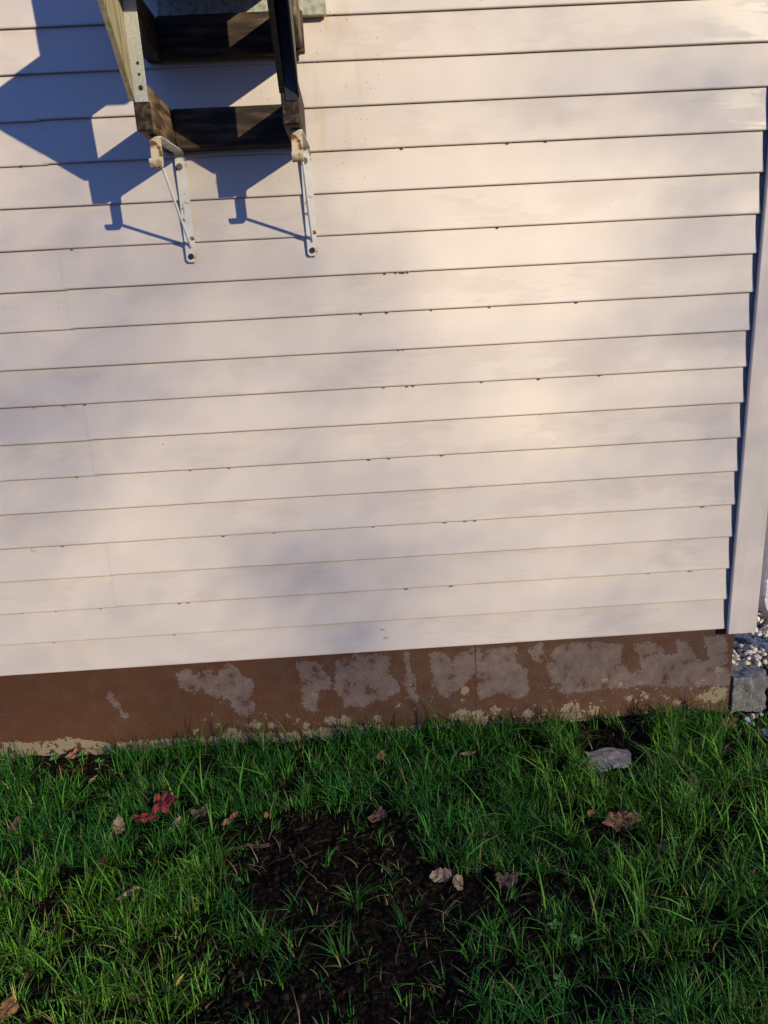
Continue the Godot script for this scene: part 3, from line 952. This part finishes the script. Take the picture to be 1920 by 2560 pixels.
# ---------------------------------------------------------------- leaves and litter
# outline radius as a function of angle: kind 0 oval, 1 lobed like a maple, 2 wavy oak-like, 3 long
func leaf_mesh(length: float, kind: int, curl: float, fold: float, seed_: int) -> ArrayMesh:
	var n := FastNoiseLite.new()
	n.seed = seed_; n.frequency = 1.0; n.fractal_octaves = 3
	var st := SurfaceTool.new()
	st.begin(Mesh.PRIMITIVE_TRIANGLES)
	st.set_smooth_group(0)
	var rad := func(th: float) -> float:
		var c := cos(th)
		match kind:
			1:
				var lobe: float = 0.0
				for k in [[0.0, 1.0], [0.95, 0.85], [-0.95, 0.85], [2.0, 0.5], [-2.0, 0.5]]:
					lobe = maxf(lobe, k[1] * pow(maxf(0.0, 1.0 - absf(wrapf(th - k[0], -PI, PI)) / 0.62), 0.8))
				return 0.26 + 0.74 * lobe + 0.05 * sin(th * 17.0)
			2:
				return (0.5 + 0.5 * c * c) * (0.84 + 0.16 * sin(absf(th) * 6.0 + seed_)) + 0.22 * n.get_noise_2d(cos(th) * 1.7 + seed_, sin(th) * 1.7) + 0.05 * sin(th * 19.0)
			3:
				return 1.0 / sqrt(c * c + pow(sin(th) / 0.28, 2.0)) * (1.0 + 0.05 * sin(th * 13.0))
		return 1.0 / sqrt(c * c + pow(sin(th) / 0.6, 2.0)) * (1.0 + 0.07 * sin(th * 11.0 + seed_))
	var na := 40
	var nr := 6
	var pt := func(i: int, j: int) -> Vector3:
		var th := TAU * (i % na) / na - PI
		var r: float = rad.call(th) * j / nr
		var p := Vector3(cos(th) * r, 0, sin(th) * r)
		var y: float = absf(p.z) * fold + curl * (p.x * p.x * 0.55 - p.z * p.z * 0.35) + 0.26 * n.get_noise_2d(p.x * 1.9, p.z * 1.9) + 0.09 * n.get_noise_2d(p.x * 6.0 + 9.0, p.z * 6.0)
		return Vector3(p.x, y, p.z) * length * 0.5
	for j in nr:
		for i in na:
			var a: Vector3 = pt.call(i, j)
			var b: Vector3 = pt.call(i + 1, j)
			var c: Vector3 = pt.call(i + 1, j + 1)
			var d: Vector3 = pt.call(i, j + 1)
			if j > 0:
				st.add_vertex(a); st.add_vertex(c); st.add_vertex(b)
			st.add_vertex(a); st.add_vertex(d); st.add_vertex(c)
	st.generate_normals()
	return st.commit()

func leaf_mat(a: Vector3, b: Vector3, seed_: int) -> StandardMaterial3D:
	var m := tri_mat(noise_tex(seed_, 0.02, 4, [lin(a.x, a.y, a.z), lin(b.x, b.y, b.z)], [0.25, 0.75], 128), Vector3(14, 14, 14), 0.75)
	m.cull_mode = BaseMaterial3D.CULL_DISABLED
	m.backlight_enabled = true
	m.backlight = Color(0.25, 0.12, 0.05)
	return m

func build_litter() -> void:
	var red := leaf_mat(Vector3(0.08, 0.006, 0.009), Vector3(0.21, 0.013, 0.022), 61)
	var tan_ := leaf_mat(Vector3(0.11, 0.072, 0.045), Vector3(0.27, 0.185, 0.12), 62)
	var brown := leaf_mat(Vector3(0.035, 0.018, 0.010), Vector3(0.11, 0.058, 0.03), 63)
	var orange := leaf_mat(Vector3(0.10, 0.042, 0.016), Vector3(0.25, 0.115, 0.05), 64)
	var yellow := leaf_mat(Vector3(0.32, 0.22, 0.03), Vector3(0.42, 0.30, 0.05), 65)
	# [label, x, z, length, kind, curl, fold, yaw, pitch, roll, lift, material]
	var list := [
		["dark red lobed maple leaf lying in the grass", -0.622, 0.292, 0.135, 1, 0.1, 0.12, 0.1, 0.12, 0.05, 0.062, red],
		["narrow dark red leaf below the big red maple leaf", -0.65, 0.348, 0.10, 3, 0.1, 0.2, -0.1, 0.15, 0.0, 0.052, red],
		["small red leaf sunk upright in the grass", -0.718, 0.492, 0.034, 0, 0.3, 0.3, 0.9, 0.2, 0.7, 0.030, red],
		["light brown curled leaf left of the red maple leaf", -0.716, 0.372, 0.06, 0, 0.6, 0.4, 1.9, 0.3, 0.3, 0.032, tan_],
		["orange brown leaf under the light brown curled one", -0.730, 0.415, 0.045, 2, 0.4, 0.3, 0.6, 0.4, 0.3, 0.028, orange],
		["tan hooked leaf right of the red maple leaf", -0.565, 0.382, 0.065, 3, 0.9, 0.5, 1.2, 0.4, 0.2, 0.034, tan_],
		["mottled brown leaf behind the tan hooked leaf", -0.508, 0.318, 0.075, 2, 0.3, 0.2, 0.5, 0.35, 0.0, 0.030, brown],
		["long tan leaf propped on the grass blades", -0.615, 0.622, 0.062, 3, 0.3, 0.6, 0.6, 0.3, 0.2, 0.042, tan_],
		["thin rusty leaf on the edge of the bare earth", -0.418, 0.352, 0.066, 3, 0.4, 0.5, 0.75, 0.2, 0.2, 0.016, orange],
		["small orange leaf scrap on the bare earth", -0.322, 0.345, 0.026, 0, 0.5, 0.3, 1.4, 0.6, 0.2, 0.014, orange],
		["crumpled dark brown leaf at the rim of the bare earth", -0.012, 0.382, 0.07, 2, 0.8, 0.4, 0.6, 0.5, 0.3, 0.026, brown],
		["greyish tan leaf broken in two on the bare earth", 0.132, 0.612, 0.062, 0, 0.3, 0.15, 0.15, 0.45, 0.1, 0.022, tan_],
		["greyish tan leaf half hanging below its broken partner", 0.168, 0.640, 0.056, 0, 0.4, 0.3, 1.35, 0.55, 0.0, 0.018, tan_],
		["wet dark brown leaf beside the broken tan leaf", 0.282, 0.650, 0.074, 2, 0.5, 0.3, 0.1, 0.45, 0.0, 0.020, brown],
		["large lobed brown oak leaf among the grass", 0.622, 0.472, 0.125, 2, 0.2, 0.15, 0.2, 0.25, 0.0, 0.022, orange],
		["small orange leaf at the end of the brown oak leaf", 0.553, 0.440, 0.036, 2, 0.5, 0.3, 0.7, 0.4, 0.2, 0.034, orange],
		["orange brown leaf below the foundation at the weeds", -0.966, 0.006, 0.066, 2, 0.4, 0.4, 0.9, 0.4, 0.1, 0.028, orange],
		["small tan leaf caught in grass near the foundation", -0.862, 0.138, 0.036, 3, 0.3, 0.4, 0.9, 0.3, 0.3, 0.036, tan_],
		["orange brown leaf on the worn patch of lawn", -0.792, 0.900, 0.085, 2, 0.3, 0.2, 1.0, 0.3, 0.0, 0.028, orange],
		["tiny yellow leaf in the grass", -0.440, 0.866, 0.028, 3, 0.2, 0.4, 1.1, 0.3, 0.3, 0.040, yellow],
		["dark shrivelled leaf buried in the left lawn", -1.006, 0.345, 0.06, 2, 0.9, 0.5, 1.4, 0.3, 0.3, 0.030, brown],
		["dull orange leaf near the granite block", 1.105, 0.075, 0.075, 2, 0.3, 0.2, 0.3, 0.5, 0.0, 0.020, orange],
		["pale brown leaf edge showing under tall grass", 0.268, 0.142, 0.06, 3, 0.3, 0.2, 0.1, 0.3, 0.0, 0.034, tan_],
		["rust coloured leaf half hidden in grass by the wall", 0.005, 0.125, 0.05, 2, 0.4, 0.3, 0.8, 0.4, 0.1, 0.038, orange],
		["brown leaf in the tall grass by the crumpled wrapper", 0.86, 0.36, 0.08, 2, 0.3, 0.3, 0.4, 0.3, 0.1, 0.036, brown],
		["broad brown leaf flat on the shady lawn edge", 0.70, 0.60, 0.08, 2, 0.3, 0.2, 2.2, 0.2, 0.1, 0.022, brown]]
	var i := 0
	for a in list:
		var o := part("dead_leaf", leaf_mesh(a[3] * 0.88, a[4], a[5], a[6], 100 + i), a[11], self)
		o.position = Vector3(a[1], ground_h(a[1], a[2]) + a[10] * 0.72, a[2])
		o.rotation = Vector3(a[8], a[7], a[9])
		tag(o, a[0], "leaf", "fallen leaves on the lawn")
		i += 1
	# crumpled pale wrapper
	var st := SurfaceTool.new()
	st.begin(Mesh.PRIMITIVE_TRIANGLES)
	st.set_smooth_group(-1)
	var n := FastNoiseLite.new()
	n.seed = 12; n.frequency = 1.0; n.noise_type = FastNoiseLite.TYPE_CELLULAR; n.fractal_octaves = 2
	n.cellular_return_type = FastNoiseLite.RETURN_DISTANCE2_SUB
	var nx := 40
	var nz := 28
	var f := func(u: int, v: int) -> Vector3:
		var s := float(u) / nx
		var t := float(v) / nz
		var x := lerpf(-0.062, 0.066, s) + 0.006 * sin(t * 5.0) - (0.014 * t if s < 0.15 else 0.0)
		var z := lerpf(-0.040, 0.044, t) - 0.012 * s * t + 0.004 * sin(s * 9.0)
		if s > 0.75: z = lerpf(z, 0.0, (s - 0.75) * 1.1)
		var y := 0.0105 * n.get_noise_2d(x * 15.0, z * 26.0) + 0.004 * sin(s * 3.0 + t * 2.0) + 0.003 * (1.0 - absf(t - 0.5) * 2.0) - 0.014 * pow(t, 9.0)
		return Vector3(x, y, z)
	for u in nx:
		for v in nz:
			var a: Vector3 = f.call(u, v)
			var b: Vector3 = f.call(u + 1, v)
			var c: Vector3 = f.call(u + 1, v + 1)
			var d: Vector3 = f.call(u, v + 1)
			for q in [a, b, c, a, c, d]: st.add_vertex(q)
			for q in [a, b, c, a, c, d]: pass
	st.generate_normals()
	var wm := tri_mat(noise_tex(66, 0.02, 4, [lin(0.16, 0.135, 0.12), lin(0.25, 0.22, 0.20)], [0.25, 0.75], 128), Vector3(8, 8, 8), 0.35)
	var wr := part("crumpled_wrapper", st.commit(), wm, self)
	wr.position = Vector3(0.684, GROUND + 0.018, 0.198)
	wr.rotation = Vector3(0.10, 0.05, 0.03)
	wr.scale = Vector3(1.0, 0.65, 1.0)
	tag(wr, "crumpled pale grey wrapper on the bare earth by the foundation", "wrapper")
	var sc := part("wrapper_scrap", leaf_mesh(0.034, 3, 0.3, 0.3, 7), wm, self)
	sc.position = Vector3(0.72, ground_h(0.72, 0.285) + 0.014, 0.285)
	sc.rotation = Vector3(0.3, -0.9, 0.2)
	tag(sc, "tiny pale scrap in front of the crumpled wrapper", "scrap")
	# a stick on the bare earth
	var pth := []
	var rr := []
	for q in 9:
		var x := -0.41 + q * 0.0135
		pth.append(Vector3(x, ground_h(x, 0.452) + 0.006 + 0.001 * sin(q * 2.0), 0.452 + 0.003 * sin(q * 1.3)))
		rr.append(0.0052 + 0.0012 * sin(q * 2.7))
	tag(part("stick", tube_mesh(pth, rr, 8), M.wood_end, self), "short dirty brown stick on the bare earth", "stick")
	# low broad-leaved weeds
	var wg := leaf_mat(Vector3(0.05, 0.15, 0.02), Vector3(0.09, 0.22, 0.04), 67)
	wg.backlight = Color(0.2, 0.35, 0.08)
	var weeds := [[-0.93, 0.03, 8, "leafy weed against the foundation beside the orange leaf"], [-1.02, 0.02, 7, "leafy weed at the flaked foundation foot"], [-0.87, 0.06, 7, "small leafy weed in front of the flaked foundation foot"], [0.625, 0.27, 7, "round leaved weed in front of the crumpled wrapper"], [0.40, 0.84, 7, "pale round leaved seedling on trampled earth"], [0.36, 0.80, 6, "round leaved seedling beside grass on trampled earth"], [0.335, 0.93, 6, "yellowish seedling at the trampled lawn edge"], [0.60, 0.235, 6, "broad leaved weed touching the crumpled wrapper"]]
	for a in weeds:
		var w := thing("weed", a[3], "weed", Vector3(a[0], ground_h(a[0], a[1]), a[1]), "broad leaved weeds")
		for q in a[2]:
			var an: float = TAU * q / float(a[2]) + rng.randf_range(-0.3, 0.3)
			var ln := rng.randf_range(0.010, 0.018)
			var l := part("leaf", leaf_mesh(ln, 0, -0.2, 0.2, 200 + q), wg, w)
			l.position = Vector3(cos(an), 0, -sin(an)) * ln * 0.6 + Vector3.UP * rng.randf_range(0.012, 0.04)
			l.rotation = Vector3(0, an, 0.25)
		var stem := part("stem", tube_mesh([Vector3(0, -0.005, 0), Vector3(0.001, 0.035, 0.001)], [0.002, 0.0012], 6), wg, w)
		stem.name = "stem"

# ---------------------------------------------------------------- water on the siding
const DROPS := [14,-817,14,156,14,431,14,531,12,-722,12,403,11,97,11,127,11,140,11,147,11,158,10,26,10,97,10,220,10,380,10,620,9,125,9,137,8,-893,8,-812,8,-754,8,143,8,161,8,78,8,355,8,516,8,690,6,-810,6,-487,6,-376,6,25,6,83,6,236,4,-884,4,-416,4,-267,4,26,4,239,4,299,4,328,4,1013,2,-1040,2,-940,2,-806,2,-570,2,-544,2,115,2,252,2,860,2,988,1,-962,1,-599]

const ORDINAL := ["first", "second", "third", "fourth", "fifth", "sixth", "seventh", "eighth", "ninth", "tenth", "eleventh", "twelfth", "thirteenth", "fourteenth", "fifteenth", "sixteenth"]

func build_water() -> void:
	var prof := [[0.0, 0.0008], [0.0034, 0.0004], [0.0042, -0.0010], [0.0036, -0.0026], [0.0022, -0.0040], [0.0, -0.0047]]
	var dm := lathe_mesh(prof, 12, Vector3.ZERO, Vector3.UP)
	for q in range(0, DROPS.size(), 2):
		var o := part("water_drop", dm, M.water, self)
		o.position = Vector3(DROPS[q + 1] * 0.001, DROPS[q] * COURSE + 0.0004, -0.001)
		o.scale = Vector3(rng.randf_range(0.6, 1.15), rng.randf_range(0.5, 0.9), 0.7)
		tag(o, "clear water drop hanging under the %s siding board up from the foundation" % ORDINAL[DROPS[q]], "water drop", "water drops under the siding edges")
	# fine beads on the damp boards near the corner
	var n := FastNoiseLite.new()
	n.seed = 31; n.frequency = 1.0; n.fractal_octaves = 5; n.noise_type = FastNoiseLite.TYPE_SIMPLEX_SMOOTH
	var ts := []
	var tries := 0
	while ts.size() < 900 and tries < 60000:
		tries += 1
		var x := 1.09 - pow(rng.randf(), 1.6) * 0.75
		var k := rng.randi_range(0, 8) * 2
		if rng.randf() < 0.08: k += 1
		var t := rng.randf_range(0.06, 0.9)
		var y := (k + t) * COURSE
		var p := n.get_noise_2d(x * 3.0, y * 9.0 + k * 13.1) + 0.5 * n.get_noise_2d(x * 9.0, y * 70.0)
		if absf(p - 0.02) > 0.05 and rng.randf() < 0.85: continue
		var sc := 0.5 + pow(rng.randf(), 2.0) * 0.8
		ts.append(Transform3D(Basis.IDENTITY.scaled(Vector3(sc, sc, sc * 0.7)), Vector3(x, y, -0.0066 * t * 0.98 + 0.0002)))
	var mm := MultiMesh.new()
	mm.transform_format = MultiMesh.TRANSFORM_3D
	var sp := SphereMesh.new()
	sp.radius = 0.0014; sp.height = 0.0028; sp.radial_segments = 10; sp.rings = 6
	mm.mesh = sp
	mm.instance_count = ts.size()
	for q in ts.size(): mm.set_instance_transform(q, ts[q])
	var mi := MultiMeshInstance3D.new()
	mi.name = numbered("water_beads")
	mi.multimesh = mm
	mi.material_override = M.bead
	add_child(mi)
	tag(mi, "tiny beads of water scattered over the damp siding boards", "water beads", "", "stuff")

# ---------------------------------------------------------------- the thinning tree behind the viewer that dapples the wall
# how much of the sun its remaining leaves take, given by the spot on the wall that they shade: x, y, share
const SHADE := [[-0.04,1.5,0.16],[0.19,1.49,0.05],[0.55,1.48,0.15],[0.91,1.46,0.25],[-0.51,1.52,0.25],[-0.79,1.54,0.16],[-0.71,1.32,0.29],[-0.3,1.3,0.33],[0.06,1.28,0.15],[0.31,1.27,0.04],[0.68,1.25,0.05],[0.99,1.24,0.33],[-0.81,1.09,0.35],[-0.57,1.08,0.39],[-0.2,1.06,0.35],[0.05,1.05,0.25],[0.3,1.03,0.0],[0.56,1.02,0.03],[0.81,1.01,0.25],[1.01,1.0,0.37],[-0.85,0.85,0.47],[-0.6,0.83,0.39],[-0.35,0.82,0.16],[-0.09,0.8,0.25],[0.17,0.79,0.16],[0.49,0.77,0.02],[0.83,0.75,0.21],[1.03,0.74,0.33],[-0.9,0.59,0.39],[-0.64,0.57,0.16],[-0.31,0.55,0.25],[0.02,0.53,0.29],[0.43,0.51,0.16],[0.84,0.48,0.25],[-0.95,0.31,0.29],[-0.68,0.29,0.15],[-0.41,0.27,0.29],[-0.16,0.25,0.52],[0.15,0.23,0.33],[0.57,0.21,0.19],[1.0,0.18,0.25],[-0.84,0.15,0.25],[-0.42,0.12,0.25],[-0.07,0.1,0.43],[0.28,0.07,0.25],[0.72,0.04,0.25],[0.2,1.69,0.18],[0.66,1.67,0.18],[-1.1,-0.4,0.18],[-0.4,-0.4,0.32],[0.2,-0.4,0.34],[0.8,-0.4,0.2],[-1.6,-0.75,0.1],[-0.7,-0.75,0.4],[0.1,-0.7,0.34],[0.5,-0.6,0.15]]

func shade_at(x: float, y: float) -> float:
	var sum := 0.0
	var wt := 0.0
	for q in SHADE:
		var d: float = (x - q[0]) * (x - q[0]) + (y - q[1]) * (y - q[1])
		var w: float = 1.0 / (d * d + 0.0004)
		sum += q[2] * w
		wt += w
	return sum / wt

func build_tree() -> void:
	var dist := 22.0
	var s := SUN.normalized()
	var foot := Vector3(s.x * dist + 4.2, GROUND, s.z * dist - 1.0)
	var t := thing("shade_tree", "thinly leaved autumn tree standing in the yard behind the viewer", "tree", foot)
	var bark := tri_mat(noise_tex(71, 0.02, 4, [lin(0.05, 0.04, 0.03), lin(0.14, 0.11, 0.085)], [0.3, 0.7], 128), Vector3(6, 1.5, 6), 0.9)
	part("trunk", tube_mesh([Vector3(0, -0.2, 0), Vector3(0.05, 2.5, 0.02), Vector3(-0.03, 5.6, 0.05), Vector3(0.02, 8.6, 0.08), Vector3(-0.1, 11.6, 0.1)], [0.25, 0.2, 0.16, 0.11, 0.04], 10), bark, t)
	var tw := SurfaceTool.new()
	tw.begin(Mesh.PRIMITIVE_TRIANGLES)
	tw.set_smooth_group(0)
	for q in 16:
		var c: Vector3 = Vector3(rng.randf_range(-1.3, 1.1), rng.randf_range(-0.5, 1.9), 0) + s * (dist + rng.randf_range(-0.8, 0.8)) - foot
		var from := Vector3(0, c.y - rng.randf_range(0.2, 1.4), 0.05)
		tube_into(tw, [from, from.lerp(c, 0.35) + Vector3(0, 0.15, 0.1), from.lerp(c, 0.7) + Vector3(0, 0.1, -0.1), c], [0.028, 0.012, 0.007, 0.003], 6)
	tw.generate_normals()
	part("branches", tw.commit(), bark, t)
	var st := SurfaceTool.new()
	st.begin(Mesh.PRIMITIVE_TRIANGLES)
	st.set_smooth_group(-1)
	var cell := 0.025
	var due := 0.0
	for iy in 128:
		for ix in 136:
			var gx := -1.9 + (ix + 0.5) * cell
			var gy := -1.1 + (iy + 0.5) * cell
			due += -log(1.0 - minf(shade_at(gx, gy), 0.8)) * cell * cell / 0.00046
			while due >= 1.0:
				due -= 1.0
				var p: Vector3 = Vector3(gx + rng.randf_range(-0.5, 0.5) * cell, gy + rng.randf_range(-1.0, 1.0) * cell, 0) + s * (dist + rng.randf_range(-1.4, 1.4)) - foot
				var l := rng.randf_range(0.023, 0.031)
				var u := Vector3(rng.randfn(), rng.randfn(), rng.randfn()).normalized()
				var v := u.cross(Vector3(rng.randfn(), rng.randfn(), rng.randfn())).normalized()
				var e := [p - u * l, p - v * l * 0.62, p + u * l, p + v * l * 0.62, p + u.cross(v) * 0.006]
				for k in 4:
					st.add_vertex(e[k]); st.add_vertex(e[(k + 1) % 4]); st.add_vertex(e[4])
	st.generate_normals()
	var lm := leaf_mat(Vector3(0.16, 0.10, 0.03), Vector3(0.26, 0.18, 0.05), 72)
	part("crown", st.commit(), lm, t)

func _ready() -> void:
	# camera, sky, sun, exposure
	var cam := Camera3D.new()
	cam.name = "camera"
	cam.fov = 69.36
	cam.near = 0.05
	cam.far = 200.0
	cam.position = Vector3(0, 1.0563, 2.0861)
	cam.rotation = Vector3(-0.28288, -0.02747, -0.05292)
	add_child(cam)
	cam.current = true
	var env := Environment.new()
	env.background_mode = Environment.BG_SKY
	var sky := Sky.new()
	var sk := ProceduralSkyMaterial.new()
	sk.sky_top_color = lin(0.07, 0.17, 0.57)
	sk.sky_horizon_color = lin(0.21, 0.34, 0.77)
	sk.sky_curve = 0.15
	sk.ground_bottom_color = lin(0.02, 0.02, 0.015)
	sk.ground_horizon_color = lin(0.05, 0.05, 0.04)
	sk.sun_angle_max = 1.0
	sky.sky_material = sk
	env.sky = sky
	env.tonemap_mode = Environment.TONE_MAPPER_LINEAR
	env.tonemap_exposure = 1.24
	env.ssao_enabled = true
	env.ssil_enabled = true
	env.sdfgi_enabled = true
	var we := WorldEnvironment.new()
	we.name = "world_environment"
	we.environment = env
	add_child(we)
	var sun := DirectionalLight3D.new()
	sun.name = "sun"
	sun.light_energy = 1.6
	sun.light_color = lin(1.0, 0.87, 0.595)
	sun.light_angular_distance = 0.5
	sun.shadow_enabled = true
	add_child(sun)
	sun.look_at_from_position(SUN * 10.0, Vector3.ZERO)

	rng.seed = 20240511
	n_soil.seed = 3; n_soil.frequency = 1.0; n_soil.fractal_octaves = 4
	n_fine.seed = 4; n_fine.frequency = 1.0; n_fine.fractal_octaves = 3
	n_patch.seed = 8; n_patch.frequency = 0.02; n_patch.fractal_octaves = 2
	make_materials()
	build_ground()
	build_house()
	build_corner()
	build_shelf()
	build_bracket(-0.4145, -0.4255, "rusty white shelf bracket under the left beam of the wooden shelf", M.cream_rust)
	build_bracket(-0.0950, -0.1030, "white shelf bracket under the dark right beam of the wooden shelf", M.cream_rust)
	build_grass()
	build_litter()
	build_water()
	build_tree()
	print("built")
